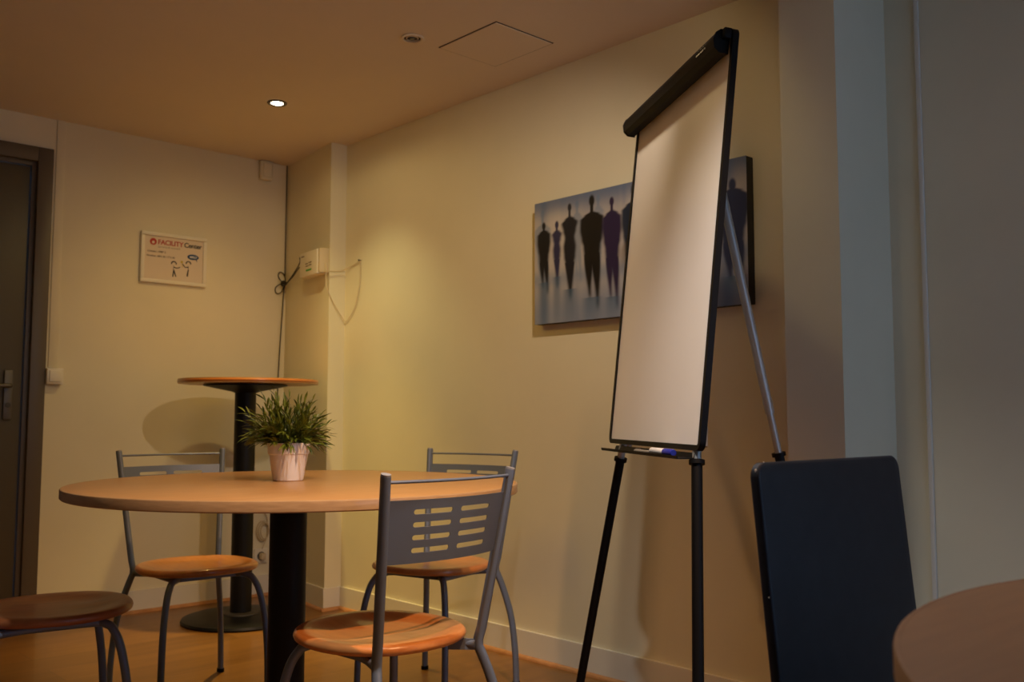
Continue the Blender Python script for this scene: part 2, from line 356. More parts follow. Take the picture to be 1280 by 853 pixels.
# coil of cable and socket behind the bar table
b = MB()
for k in range(3):
    b.tube(catmull([(2.492 + .003 * k + (.036 - .006 * k) * math.cos(a), D - .012 - .006 * k, .335 + (.052 - .006 * k) * math.sin(a)) for a in [i * PI / 5 for i in range(10)]], 4, True), .0032, 6, closed=True)
b.tube(catmull([(2.50, D - .012, .43), (2.515, D - .012, .40), (2.52, D - .012, .36), (2.515, D - .012, .30), (2.49, D - .012, .24)]), .003, 6)
tag(b.build('cable_coil', M['cable_w']), 'coiled pale cable hanging low on the back wall between the two table columns', 'cable')
so = thing('wall_socket', 'white wall socket low in the corner behind the tall table', 'socket', (2.485, D, .205))
b = MB(); b.bbox(-.038, .038, -.012, 0, -.038, .038, .004); b.build('face_plate', M['whiteplastic'], so)
b = MB(); b.lathe([(.022, 0), (.022, .003), (.018, .003), (.017, -.004), (0, -.004)], 24, mtx=Matrix.Translation((0, -.012, 0)) @ RX); b.build('socket_well', M['ringgrey'], so)
b = MB(); b.bbox(-.014, .014, -.045, -.012, -.016, .016, .005); b.build('plug', M['cable_w'], so)

# ------------------------------------------------------------------ canvas painting
pt = thing('canvas_painting', 'wide canvas painting of blurred dark walking silhouettes on the right wall', 'painting', (W, 2.1725, 1.287), -PI / 2)
PW, PH, PD = .965, .475, .04
b = MB(); b.bbox(-PW / 2, PW / 2, -PD, -.002, 0, PH, .002); b.build('stretched_edge', M['ink'], pt)
def sstep(e0, e1, x):
    t = min(1, max(0, (x - e0) / (e1 - e0))); return t * t * (3 - 2 * t)
def lerp(a, c, t): return tuple(x + (y - x) * t for x, y in zip(a, c))
ASP = PW / PH
def prof_w(t, pts):
    for (t0, w0), (t1, w1) in zip(pts, pts[1:]):
        if t <= t1: return w0 + (w1 - w0) * sstep(t0, t1, t)
    return pts[-1][1]
BODY = [(0, .15), (.07, .62), (.16, .98), (.40, 1.0), (.62, .88), (.80, .72), (1.0, .66)]
GOWN = [(0, .15), (.06, .6), (.14, 1.0), (.3, .80), (.45, .62), (.65, .78), (.85, .7), (1.0, .55)]
def fig(u, v, cx, hz, sh, wd, hip, foot, split=.5):
    """coverage 0..1 of a walking figure; cx centre, hz head centre height, sh shoulder height, wd half width"""
    cov = 0; s = .010
    hr = max(.010, wd * .23)
    d = math.hypot((u - cx) / hr, (v - hz) / (hr * ASP * 1.55)); cov = max(cov, 1 - sstep(.7, 1.3, d))
    if sh < v < hz: cov = max(cov, 1 - sstep(.35, .8, abs(u - cx) / hr))
    gown = wd in (.028, .044)
    if hip <= v <= sh + .04:
        t = (sh + .04 - v) / (sh + .04 - hip); w = wd * prof_w(t, GOWN if gown else BODY)
        cov = max(cov, 1 - sstep(w - s, w + s, abs(u - cx)))
    if foot - .05 <= v < hip + .01:
        t = (hip - v) / (hip - foot); k = .004 + .010 * t
        if gown:
            w = wd * .6 * (1 - .9 * t); cov = max(cov, (1 - sstep(w - k, w + k, abs(u - cx - .004 * t))) * (1 - sstep(.8, 1.1, t)))
        else:
            for sg_, ft in ((-1, .80), (1, 1.0)):
                tt = t / ft; w = wd * (.40 - .30 * sstep(0, 1.0, tt)); o = wd * (.27 + .05 * math.sin(tt * 2.6))
                cov = max(cov, (1 - sstep(w - k, w + k, abs(u - (cx + sg_ * o + .01 * t)))) * (1 - sstep(.85, 1.08, tt)))
    return cov
random.seed(4)
bars = [(random.random(), random.uniform(.01, .04), random.random()) for _ in range(34)]
def paint(u, v):
    top, mid, low = (.10, .15, .27), (.50, .46, .44), (.30, .33, .42)
    c = lerp(low, mid, sstep(.05, .42, v)); c = lerp(c, top, .85 * sstep(.80, 1.0, v))
    c = lerp(c, (.15, .23, .36), .5 * (1 - sstep(.0, .06, abs(v - .36) * .6)))
    k = sum(math.exp(-((u - x) / w) ** 2) * a for x, w, a in bars) * .30
    c = lerp(c, (.07, .13, .27), min(.85, k * (1.2 - .8 * sstep(.1, .5, v) + .9 * sstep(.7, 1, v))))
    c = lerp(c, (.62, .58, .52), .5 * math.exp(-((u - .14) / .08) ** 2) * sstep(.3, .6, v) * (1 - sstep(.8, .95, v)))
    # pale ghosts, then dark figures
    for a in ((.045, .90, .78, .045, .52, .30), (.235, .92, .82, .03, .55, .3), (.345, .93, .84, .028, .5, .3), (.62, .93, .82, .04, .5, .2)):
        c = lerp(c, (.11, .20, .34), .5 * fig(u, v, *a))
    F = [((.052, .80, .73, .038, .50, .24), (.008, .008, .010)), ((.125, .79, .71, .028, .50, .27), (.030, .030, .085)),
         ((.195, .91, .80, .044, .46, .16), (.010, .010, .018)), ((.312, .925, .80, .062, .50, .07), (.006, .005, .006)),
         ((.413, .885, .78, .048, .45, .06), (.022, .012, .055)), ((.520, .94, .82, .060, .45, .05), (.012, .022, .05)),
         ((.64, .90, .78, .052, .46, .08), (.010, .010, .02)), ((.74, .88, .76, .040, .46, .12), (.02, .02, .045)),
         ((.83, .92, .80, .055, .46, .06), (.008, .008, .012)), ((.945, .82, .76, .062, .42, .10), (.022, .035, .095))]
    for a, col in F: c = lerp(c, col, fig(u, v, *a))
    # reflections under the feet
    for a, col in F:
        if v < a[5] + .1:
            c = lerp(c, (.06, .12, .21), .7 * (1 - sstep(.2, 1.1, abs(u - a[0]) / a[3])) * (.3 + .7 * v / (a[5] + .1)))
    g = .9; return tuple(x * g for x in c)
NX, NZ = 300, 150
bm = bmesh.new(); lay = bm.verts.layers.float_color.new('paint')
gr = []
for j in range(NZ + 1):
    row = []
    for i in range(NX + 1):
        u, v = i / NX, j / NZ
        vt = bm.verts.new((-PW / 2 + u * PW, -PD - .0008, v * PH)); vt[lay] = (*paint(u, v), 1); row.append(vt)
    gr.append(row)
for j in range(NZ):
    for i in range(NX): bm.faces.new((gr[j][i], gr[j][i + 1], gr[j + 1][i + 1], gr[j + 1][i]))
bd = [gr[0][i] for i in range(NX + 1)] + [gr[j][NX] for j in range(1, NZ + 1)] + [gr[NZ][i] for i in range(NX - 1, -1, -1)] + [gr[j][0] for j in range(NZ - 1, 0, -1)]
bk = [bm.verts.new((v.co.x, -PD + .0005, v.co.z)) for v in bd]
for v in bk: v[lay] = (.01, .01, .012, 1)
for i in range(len(bd)): bm.faces.new((bd[i], bd[i - 1], bk[i - 1], bk[i]))
me = bpy.data.meshes.new('painted_canvas'); bm.to_mesh(me); bm.free()
pm = mat('oil_paint', (.3, .3, .3), .42); nt = pm.node_tree; at_ = nt.nodes.new('ShaderNodeAttribute'); at_.attribute_name = 'paint'
nt.links.new(at_.outputs['Color'], nt.nodes['Principled BSDF'].inputs['Base Color']); me.materials.append(pm)
cv = bpy.data.objects.new('painted_canvas', me); C.objects.link(cv); cv.parent = pt

# ------------------------------------------------------------------ tables
def round_top(parent, r, z1, th, edge_mat, bevel=.003, eb=.0022, top_mat='beech'):
    b = MB(); b.lathe([(0, z1 - th + .001), (r - eb, z1 - th + .001), (r - eb, z1 - .0004), (r - eb - .001, z1), (0, z1)], 128)
    tp = b.build('tabletop', M[top_mat], parent)
    b = MB(); k = bevel
    if bevel > .005:  # fully rounded edge
        pr = [(r - .03, z1 - th)] + [(r - th / 2 + th / 2 * math.cos(a), z1 - th / 2 + th / 2 * math.sin(a)) for a in [-PI / 2 + i * PI / 10 for i in range(11)]] + [(r - .03, z1 + .0003), (r - .03, z1 - th)]
    else:
        pr = [(r - .006, z1 - th), (r - k, z1 - th), (r, z1 - th + k), (r, z1 - k), (r - k * .3, z1 - k * .3), (r - k, z1 + .0002), (r - .006, z1 + .0002), (r - .006, z1 - th)]
    b.lathe(pr, 128, caps=False); b.build('edge_band', edge_mat, tp)
    return tp
def pedestal(parent, dx, dy, zt, rp, rd, spread):
    b = MB(); b.lathe([(rp, .02), (rp, zt - .012)], 40, c=(dx, dy, 0)); b.build('column', M['blackmetal'], parent)
    b = MB(); b.lathe([(0, .002), (rd - .006, .002), (rd, .008), (rd - .004, .018), (rd - .03, .026), (rp + .04, .034), (0, .034)], 72, c=(dx, dy, 0)); b.build('base_disc', M['blackmetal'], parent)
    b = MB(); b.lathe([(rp + .001, .033), (rp + .038, .033), (rp + .036, .040), (rp + .001, .042)], 48, c=(dx, dy, 0), caps=False); b.build('base_ring', M['ringgrey'], parent)
    b = MB(); b.lathe([(rp, zt - .04), (rp + .015, zt - .034), (spread, zt - .008), (spread, zt - .0015), (0, zt - .0015)], 48, c=(dx, dy, 0)); b.build('top_support', M['blackmetal'], parent)
t1 = thing('round_table', 'large round beech table on a black column with the potted plant on it', 'table', (1.379, 2.349, 0))
round_top(t1, .60, .75, .026, M['beech_edge'])
pedestal(t1, -.022, .018, .724, .050, .28, .17)
t2 = thing('bar_table', 'tall narrow bar table with red-brown rounded edge on a black column in the corner', 'table', (2.138, 4.115, 0))
round_top(t2, .318, 1.102, .022, M['cherry_edge'], bevel=.011)
pedestal(t2, -.012, .008, 1.080, .048, .262, .19)
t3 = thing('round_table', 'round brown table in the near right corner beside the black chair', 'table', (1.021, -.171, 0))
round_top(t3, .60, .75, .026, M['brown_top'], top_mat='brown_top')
pedestal(t3, 0, 0, .724, .050, .28, .17)

# ------------------------------------------------------------------ metal chairs with round wooden seats
WT, BT, ZT = .189, .240, .808
WK, BK, ZK = .152, .173, .401
def stile_at(z):
    t = (z - ZK) / (ZT - ZK); return WK + (WT - WK) * t, -(BK + (BT - BK) * t)
def make_chair(label, seat_mat, group=None):
    t = thing('dining_chair', label, 'chair', group=group)
    # seat: dished round plywood
    b = MB(); R0 = .198; zt_ = .438; th = .024; seg = 72
    def rad(a): # slightly squared-off round
        return R0 * (1 + .018 * math.cos(4 * a + PI))
    rings = [0, .03, .06, .09, .115, .135, .15, .162, .172]
    tops = []
    for rr in rings:
        ring = []
        for j in range(seg):
            a = 2 * PI * j / seg; x, y = rr * rad(a) / R0 * math.cos(a), rr * rad(a) / R0 * math.sin(a)
            k = sstep(.178, .10, rr); front = max(0, math.sin(a)) ** 2
            z = zt_ + .0 - .010 * k + .004 * front * sstep(.10, .17, rr) + .005 * math.exp(-(x / .045) ** 2) * sstep(.02, .12, y) * k
            ring.append((x, y, z))
        tops.append(ring)
    for f, dz in ((.186, .0), (.192, -.002), (.196, -.006), (.198, -.012), (.196, -.018), (.190, -.0225), (.180, -.024)):
        tops.append([(f * rad(2 * PI * j / seg) / R0 * math.cos(2 * PI * j / seg), f * rad(2 * PI * j / seg) / R0 * math.sin(2 * PI * j / seg), zt_ + dz + .004 * max(0, math.sin(2 * PI * j / seg)) ** 2) for j in range(seg)])
    VR = []
    for i, ring in enumerate(tops):
        if i == 0: VR.append([b.bm.verts.new((0, 0, ring[0][2]))])
        else: VR.append([b.bm.verts.new(q_) for q_ in ring])
    for A, B in zip(VR, VR[1:]):
        for j in range(seg):
            k = (j + 1) % seg
            if len(A) == 1: b.face([A[0], B[j], B[k]])
            else: b.face([A[j], B[j], B[k], A[k]])
    b.face(VR[-1])
    b.build('seat', seat_mat, t)
    zu = zt_ - .0235
    # frame under the seat
    b = MB()
    b.tube(arcpath([(-.115, .10, zu - .012), (-.115, -.09, zu - .012), (-WK + .004, -BK + .004, zu - .014)], .03), .011, 10)
    b.tube(arcpath([(.115, .10, zu - .012), (.115, -.09, zu - .012), (WK - .004, -BK + .004, zu - .014)], .03), .011, 10)
    b.bbox(-.12, .12, -.055, -.025, zu - .02, zu - .001, .002)
    b.bbox(-.12, .12, .060, .090, zu - .02, zu - .001, .002)
    for s_ in (-1, 1): # bracket plates running to the kink of each stile
        A = Vector((s_ * .105, -.12, 0)); B = Vector((s_ * WK, -BK, 0)); n = (B - A).normalized(); pz = Vector((-n.y, n.x, 0)) * .003
        vs = [b.bm.verts.new(q_ + Vector((0, 0, z))) for q_ in (A + pz, B + pz, B - pz, A - pz) for z in (zu - .027, zu - .002)]
        for f in ((0, 2, 3, 1), (2, 4, 5, 3), (4, 6, 7, 5), (6, 0, 1, 7), (0, 6, 4, 2), (1, 3, 5, 7)): b.face([vs[i] for i in f])
    b.build('seat_frame', M['frame'], t)
    for s_ in (-1, 1):
        # stile + back leg, one flattened tube
        b = MB()
        low = catmull([(s_ * WK, -BK, ZK - .004), (s_ * .168, -.196, .33), (s_ * .186, -.219, .23), (s_ * .196, -.229, .11), (s_ * .199, -.231, .012)], 5)
        path = [Vector((s_ * WT, -BT, ZT)), Vector((s_ * (WT + .2 * WK) / 1.2, -(BT + .2 * BK) / 1.2, ZT - .4 / 6 * 1.03)), Vector((s_ * (WK + .004), -BK - .007, ZK + .04)), Vector((s_ * WK, -BK, ZK + .012))] + low
        b.tube(path, .0098, 14, ry=.0135, up=(1, 0, 0)); leg = b.build('back_leg', M['frame'], t)
        b = MB(); b.tube([(s_ * .199, -.231, .013), (s_ * .199, -.231, .001)], .0125, 14, ry=.0155, up=(1, 0, 0)); b.build('foot_cap', M['blackplastic'], leg)
        b = MB(); b.tube([(s_ * WT, -BT, ZT - .001), (s_ * (WT + .0005), -BT - .001, ZT + .004)], .0092, 14, ry=.0128, up=(1, 0, 0)); b.build('end_cap', M['cap'], leg)
        # front leg
        b = MB()
        path = [(s_ * .07, .055, zu - .011), (s_ * .118, .098, zu - .011)] + catmull([(s_ * .138, .118, zu - .020), (s_ * .156, .136, .355), (s_ * .171, .152, .27), (s_ * .179, .163, .15), (s_ * .181, .167, .012)], 6)
        b.tube(path, .0108, 12); leg = b.build('front_leg', M['frame'], t)
        b = MB(); b.tube([(s_ * .181, .167, .013), (s_ * .181, .167, .001)], .0135, 12); b.build('foot_cap', M['blackplastic'], leg)
    # perforated curved back panel
    z0, z1 = .619, .755; BOW = .030; hs = .0055
    bm = bmesh.new()
    def mp(sx, z):
        w, y = stile_at(z); x = (sx * 2 - 1) * (w - .006)
        return (x, y - BOW * (1 - (2 * sx - 1) ** 2) - .0, z)
    H_ = z1 - z0; PWd = .345
    rows = [z1 - .026 - .0275 * i for i in range(4)]
    hc = .0275 / 2
    cols = [(.175, .465), (.535, .825)]  # slot extents (fraction)
    ex = hs / PWd; mar = .035
    topx = set()
    def angs(): return [PI / 2 - i * PI / 8 for i in range(9)]
    def cell(c0, c1, zc):
        A, Bc = c0 + ex, c1 - ex; inner, outer = [], []
        nst = 8
        for i in range(nst + 1):
            x = A + (Bc - A) * i / nst; inner.append((x, zc + hs)); outer.append((x, zc + hc))
        for a in angs()[1:-1]:
            inner.append((Bc + ex * math.cos(a), zc + hs * math.sin(a)))
            e = mar
            if abs(a) > PI / 4 + 1e-6: outer.append((Bc + e * (PI / 2 - abs(a)) / (PI / 4), zc + math.copysign(hc, a)))
            else: outer.append((Bc + e, zc + hc * a / (PI / 4)))
        for i in range(nst + 1):
            x = Bc + (A - Bc) * i / nst; inner.append((x, zc - hs)); outer.append((x, zc - hc))
        for a in angs()[1:-1][::-1]:
            inner.append((A - ex * math.cos(a), zc + hs * math.sin(a)))
            e = mar
            if abs(a) > PI / 4 + 1e-6: outer.append((A - e * (PI / 2 - abs(a)) / (PI / 4), zc + math.copysign(hc, a)))
            else: outer.append((A - e, zc + hc * a / (PI / 4)))
        n = len(inner); I = [bm.verts.new(mp(*q_)) for q_ in inner]; O = [bm.verts.new(mp(*q_)) for q_ in outer]
        for i in range(n): bm.faces.new((I[i], I[(i + 1) % n], O[(i + 1) % n], O[i]))
        return sorted({round(q_[0], 5) for q_ in outer}), sorted({round(q_[1], 5) for q_ in outer})
    xs_all, zs_all = set(), set()
    for zc in rows:
        for c0, c1 in cols:
            xs, zs = cell(c0, c1, zc); xs_all |= set(xs); zs_all |= set(zs)
    xs_all = sorted(xs_all); zs_all = sorted(zs_all)
    def grid(xs, zs):
        gv = [[bm.verts.new(mp(x, z)) for x in xs] for z in zs]
        for i in range(len(zs) - 1):
            for j in range(len(xs) - 1): bm.faces.new((gv[i][j], gv[i][j + 1], gv[i + 1][j + 1], gv[i + 1][j]))
    L0 = cols[0][0] + ex - mar; R0_ = cols[0][1] - ex + mar; L1 = cols[1][0] + ex - mar; R1 = cols[1][1] - ex + mar
    left = [0, .05, .10, L0]; right = [R1, .90, .95, 1]
    left = [x for x in left if x <= L0 + 1e-6]
    grid(left, zs_all); grid(right, zs_all); grid([R0_, L1], zs_all) if L1 - R0_ > 1e-4 else None
    allx = left[:-1] + xs_all + right[1:]
    grid(allx, [rows[0] + hc, z1]); grid(allx, [z0, rows[-1] - hc])
    bmesh.ops.remove_doubles(bm, verts=bm.verts[:], dist=.0004)
    bmesh.ops.recalc_face_normals(bm, faces=bm.faces[:])
    r_ = bmesh.ops.solidify(bm, geom=bm.faces[:], thickness=.0025)
    bb = MB(); bb.bm.free(); bb.bm = bm; bb.build('backrest', M['frame'], t)
    b = MB(); w, y = stile_at(.794)
    b.tube([(x, y - .030 * (1 - (x / w) ** 2), .794) for x in [w * (i / 12 - 1) for i in range(25)]], .0036, 8); b.build('top_rail', M['frame'], t)
    return t
def copy_tree(o, parent=None):
    c = o.copy(); C.objects.link(c)
    if parent: c.parent = parent
    for ch in o.children: copy_tree(ch, c)
    return c
GR = 'metal-framed dining chairs around the large round table'
chB = make_chair('nearest grey metal chair, its slotted back turned to us', M['seat_wood'], GR)
def place(o, x, y, deg): o.location = (x, y, 0); o.rotation_euler = (0, 0, math.radians(deg - 90))
place(chB, 1.334, 1.894, 94.4)
chC = copy_tree(chB); chC['label'] = 'grey metal chair behind the nearest chair, standing by the right wall'; place(chC, 2.057, 2.626, 195.1)
chA = copy_tree(chB); chA['label'] = 'grey metal chair on the far side of the large table, before the tall bar table'; place(chA, 1.452, 3.129, -91.3)
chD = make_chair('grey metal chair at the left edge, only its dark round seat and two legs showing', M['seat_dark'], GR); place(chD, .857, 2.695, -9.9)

# ------------------------------------------------------------------ potted plant
pl = thing('potted_plant', 'bushy artificial bamboo grass in a white pot on the large round table', 'potted plant', (1.392, 2.435, .7503))
b = MB(); b.lathe([(0, 0), (.040, 0), (.0425, .002), (.0545, .074), (.0575, .076), (.0600, .104), (.0590, .1065), (.0565, .104), (.053, .092), (0, .092)], 56); b.build('pot', M['pot'], pl)
b = MB(); b.lathe([(0, .0955), (.02, .0965), (.045, .0950), (.0535, .0925), (.0535, .090)], 32); b.build('soil', M['soil'], pl)
random.seed(11)
fo = MB(); stb = MB()
def leafm(p, d, L, wd, roll):
    d = d.normalized(); side = d.cross(V(0, 0, 1)); side = side.normalized() if side.length > .1 else V(1, 0, 0)
    side = Matrix.Rotation(roll, 3, d) @ side; nrm = side.cross(d)
    pts = [(0, .15), (.25, .9), (.5, 1.), (.75, .65), (1, .0)]
    prev = None
    for s_, w_ in pts:
        c = p + d * (L * s_) - V(0, 0, 1) * (L * .22 * s_ * s_)
        l = fo.bm.verts.new(c - side * wd * w_ + nrm * wd * .35 * w_)
        m_ = fo.bm.verts.new(c); r = fo.bm.verts.new(c + side * wd * w_ + nrm * wd * .35 * w_) if w_ > 0 else None
        if w_ == 0: fo.bm.verts.remove(l); l = None
        if prev:
            if l: fo.face([prev[0], prev[1], m_, l]); fo.face([prev[1], prev[2], r, m_])
            else: fo.face([prev[0], prev[1], m_]); fo.face([prev[1], prev[2], m_])
        prev = (l, m_, r)
for i in range(165):
    az = random.uniform(0, 2 * PI); inc = random.uniform(0, 1) ** .75 * 1.25
    ln = random.uniform(.090, .150) * (1.0 - .20 * inc) * (1.22 if random.random() < .12 else 1)
    p0 = V(.035 * math.sqrt(random.random()) * math.cos(az), .035 * math.sin(az) * random.random(), .094)
    d0 = V(math.sin(inc) * math.cos(az), math.sin(inc) * math.sin(az), math.cos(inc) + .12)
    pts = []
    for k in range(6):
        t_ = k / 5; pts.append(p0 + d0.normalized() * ln * t_ - V(0, 0, .028 * inc * t_ * t_))
    for k in range(6):
        if pts[k].z < .094: pts[k].z = .094 + .002 * k
    stb.tube(pts, .0009, 5, radii=[1, 1, .9, .8, .7, .4])
    nl = random.randint(8, 11)
    for k in range(nl):
        t_ = .22 + .78 * k / (nl - 1); j = min(4, int(t_ * 5)); f_ = t_ * 5 - j
        pp_ = pts[j].lerp(pts[min(5, j + 1)], f_); dd = (pts[min(5, j + 1)] - pts[j]).normalized()
        ax = Matrix.Rotation(random.uniform(0, 2 * PI), 3, dd) @ dd.orthogonal().normalized()
        sp = .55 if k < nl - 1 else .1
        dl = dd + ax * sp
        tip = pp_ + dl.normalized() * .03
        if tip.z < (.112 if math.hypot(tip.x, tip.y) < .075 else .075): dl.z = abs(dl.z) + .15
        leafm(pp_, dl, random.uniform(.024, .044), random.uniform(.0024, .0038), random.uniform(-.8, .8))
fo.build('foliage', M['leaf'], pl); stb.build('stems', M['stem'], pl)

# ------------------------------------------------------------------ flip chart easel
TH = math.radians(148.4); TI = .102
fc = thing('flipchart_easel', 'tall white flipchart board on black tripod legs in front of the right wall', 'flipchart', (1.981, 1.603, 0), math.atan2(math.cos(TH), -math.sin(TH)))
ZB = .853
BMX = Matrix.Translation((0, 0, ZB)) @ Matrix.Rotation(-TI, 4, 'X')   # board frame: x right, y into the board, z up the board
BW, BHt = .70, 1.005
def rrect(w, h, r, n=6, z0=0.):
    pts = []
    for cx, cz, a0 in ((w - r, z0 + h - r, 0), (-w + r, z0 + h - r, PI / 2), (-w + r, z0 + r, PI), (w - r, z0 + r, 3 * PI / 2)):
        for i in range(n + 1):
            a = a0 + i * PI / 2 / n; pts.append((cx + r * math.cos(a), cz + r * math.sin(a)))
    return pts
XR90 = Matrix.Rotation(PI / 2, 4, 'X')
b = MB()
O = rrect(BW / 2, BHt, .022); I = rrect(BW / 2 - .013, BHt - .026, .006, z0=.013)
ys = (-.009, .006)
vo = [[b.bm.verts.new((x, y, z)) for x, z in O] for y in ys]; vi = [[b.bm.verts.new((x, y, z)) for x, z in I] for y in ys]
n = len(O)
for i in range(n):
    j = (i + 1) % n
    b.face([vo[0][i], vo[0][j], vi[0][j], vi[0][i]]); b.face([vo[1][i], vi[1][i], vi[1][j], vo[1][j]])
    b.face([vo[0][i], vo[1][i], vo[1][j], vo[0][j]]); b.face([vi[0][i], vi[0][j], vi[1][j], vi[1][i]])
bmesh.ops.transform(b.bm, matrix=BMX, verts=b.bm.verts[:])
b.build('board_frame', M['blackplastic'], fc)
b = MB(); b.prism(rrect(BW / 2 - .0125, BHt - .025, .006, z0=.0125), -.004, .005, BMX @ XR90); b.build('whiteboard', M['board'], fc, smooth=False)
# clamp bar
b = MB()
prof = [(.0, -.012), (.052, -.012), (.056, -.020), (.055, -.034), (.047, -.044), (.030, -.050), (.010, -.046), (.0, -.034)]
x0, x1 = -BW / 2 - .012, BW / 2 - .022
zc0 = BHt - .062
A = [b.bm.verts.new((x0, y, zc0 + z)) for z, y in prof]; B = [b.bm.verts.new((x1, y, zc0 + z)) for z, y in prof]
for i in range(len(A)): b.face([A[i], A[(i + 1) % len(A)], B[(i + 1) % len(A)], B[i]])
b.face(A); b.face(B[::-1]); bmesh.ops.transform(b.bm, matrix=BMX, verts=b.bm.verts[:])
cl = b.build('clamp_bar', M['blackplastic'], fc)
for x in (x0 - .003, x1 - .002):
    b = MB()
    A = [b.bm.verts.new((x, -.030 + (y + .030) * 1.06, zc0 + .028 + (z - .028) * 1.06)) for z, y in prof]; B = [b.bm.verts.new((x + .006, -.030 + (y + .030) * 1.06, zc0 + .028 + (z - .028) * 1.06)) for z, y in prof]
    for i in range(len(A)): b.face([A[i], A[(i + 1) % len(A)], B[(i + 1) % len(A)], B[i]])
    b.face(A); b.face(B[::-1])
    bmesh.ops.transform(b.bm, matrix=BMX, verts=b.bm.verts[:]); b.build('end_cap', M['blackplastic'], cl)
textobj('lettering', 'LEGA', .024, M['whitepen'], cl, BMX @ Matrix.Translation((x1 - .105, -.0505, zc0 + .024)) @ Matrix.Rotation(PI / 2 - .28, 4, 'X'), font_bold=True)
b = MB()  # small hinge block at the top right corner
b.bbox(x1 - .006, BW / 2 - .004, -.030, -.010, BHt - .030, BHt - .004, .003); bmesh.ops.transform(b.bm, matrix=BMX, verts=b.bm.verts[:]); b.build('clamp_hinge', M['blackplastic'], cl)
# pen tray
b = MB()
tx0, tx1 = -.285, .318
prof = [(-.004, -.0035), (-.050, -.0035), (-.0515, .004), (-.0490, .004), (-.0475, -.001), (-.010, -.001), (-.006, .010), (-.002, .010)]
tz = .838
A = [b.bm.verts.new((tx0, y, tz + z)) for y, z in prof]; B = [b.bm.verts.new((tx1, y, tz + z)) for y, z in prof]
for i in range(len(A)): b.face([A[i], A[(i + 1) % len(A)], B[(i + 1) % len(A)], B[i]])
b.face(A); b.face(B[::-1]); b.build('pen_tray', M['blackplastic'], fc)
# legs (in the board plane for the two front ones)
def lp(x, z, off=0.): # point on board plane at world height z
    return V(x, (z - ZB) * math.tan(TI) + off, z)
OFF = .002
for (xa, za, xf) in ((-.250, .824, -.487), (.311, .842, .503)):
    k = (xf - xa) / (0 - za)
    xt = xa + k * (1.75 - za)
    P0 = lp(xf, .012, OFF); dirv = (lp(xa, za, OFF) - P0).normalized(); top = P0 + dirv * 1.55; col = P0 + dirv * ((za - .03) / dirv.z)
    b = MB(); b.tube([col - dirv * .05, P0 + dirv * ((ZB - .003) / dirv.z)], .0105, 16); lg = b.build('front_leg', M['silver'], fc)
    b = MB(); b.tube([P0, col], .0128, 16); b.build('leg_sleeve', M['blackplastic'], lg)
    b = MB(); b.tube([col - dirv * .002, col + dirv * .008], .0185, 18); b.build('collar', M['blackplastic'], lg)
    b = MB(); b.tube([P0 - V(0, 0, .011), P0 + dirv * .02], .016, 16); b.build('foot_cap', M['blackplastic'], lg)
    b = MB(); b.tube([lp(xa + k * .02, za + .02, .018), lp(xa + k * .70, za + .70, .018)], .0105, 14); b.build('back_tube', M['silver'], fc)
# rear leg
ra, rb = V(.0, .2196, 1.493), V(.0, .3639, .816); rd = (rb - ra).normalized()
rt_ = ra - rd * .37; foot = rb + rd * ((.816 - .012) / -rd.z); colr = rb + rd * -.012
b = MB(); b.tube([rt_, ra + rd * .565], .0125, 16); lg = b.build('rear_leg', M['silver'], fc)
b = MB(); b.tube([ra + rd * .56, colr + rd * .03], .0098, 16); b.build('inner_tube', M['silver'], lg)
b = MB(); b.tube([colr, foot], .0128, 16); b.build('leg_sleeve', M['blackplastic'], lg)
b = MB(); b.tube([colr - rd * .008, colr + rd * .002], .0185, 18); b.build('collar', M['blackplastic'], lg)
b = MB(); b.tube([foot - rd * .02, foot + V(0, 0, -.011)], .016, 16); b.build('foot_cap', M['blackplastic'], lg)
b = MB(); b.bbox(-.03, .03, .105, .165, 1.79, 1.85, .006); b.build('hinge_block', M['blackplastic'], fc)
# marker and pen on the tray
mw = fc.matrix_basis
RZ = fc.rotation_euler[2]
def world(x, y, z): return Matrix.Translation(fc.location) @ Matrix.Rotation(RZ, 4, 'Z') @ V(x, y, z)
mk = thing('whiteboard_marker', 'white marker with blue cap lying on the flipchart tray', 'marker', world(.175, -.0335, tz + .0082), RZ)
b = MB(); b.tube([(-.075, 0, 0), (-.072, 0, 0), (.02, 0, 0)], .0085, 16, radii=[.85, 1, 1]); b.build('barrel', M['whitepen'], mk)
b = MB(); b.tube([(.02, 0, 0), (.072, 0, 0), (.078, 0, 0)], .0088, 16, radii=[1, 1, .8]); b.build('cap', M['bluecap'], mk)
pn = thing('pen', 'thin silver pen on the flipchart tray left of the marker', 'pen', world(.01, -.028, tz + .0035), RZ)
b = MB(); b.tube([(-.06, 0, 0), (-.055, 0, 0), (.055, 0, 0), (.068, 0, 0)], .0042, 12, radii=[.7, 1, 1, .3]); b.build('barrel', M['silver'], pn)
b = MB(); b.tube([(-.05, 0, .0048), (-.01, 0, .0048)], .0011, 8); b.build('clip', M['silver'], pn)

# ------------------------------------------------------------------ black chair
bc = thing('side_chair', 'tall-backed black lacquered chair standing by the near right table', 'chair', (1.42, .777, 0), math.radians(-90.7) + PI / 2)
# local: -y is the way the chair faces (front of the back rest), x to the viewer's right
TB = .098
PM = Matrix.Translation((0, 0, .865)) @ Matrix.Rotation(-TB, 4, 'X')
CW, CH = .431, .62
b = MB()
O = [(x, z - CH) for x, z in rrect(CW / 2, CH, .022, 8)]
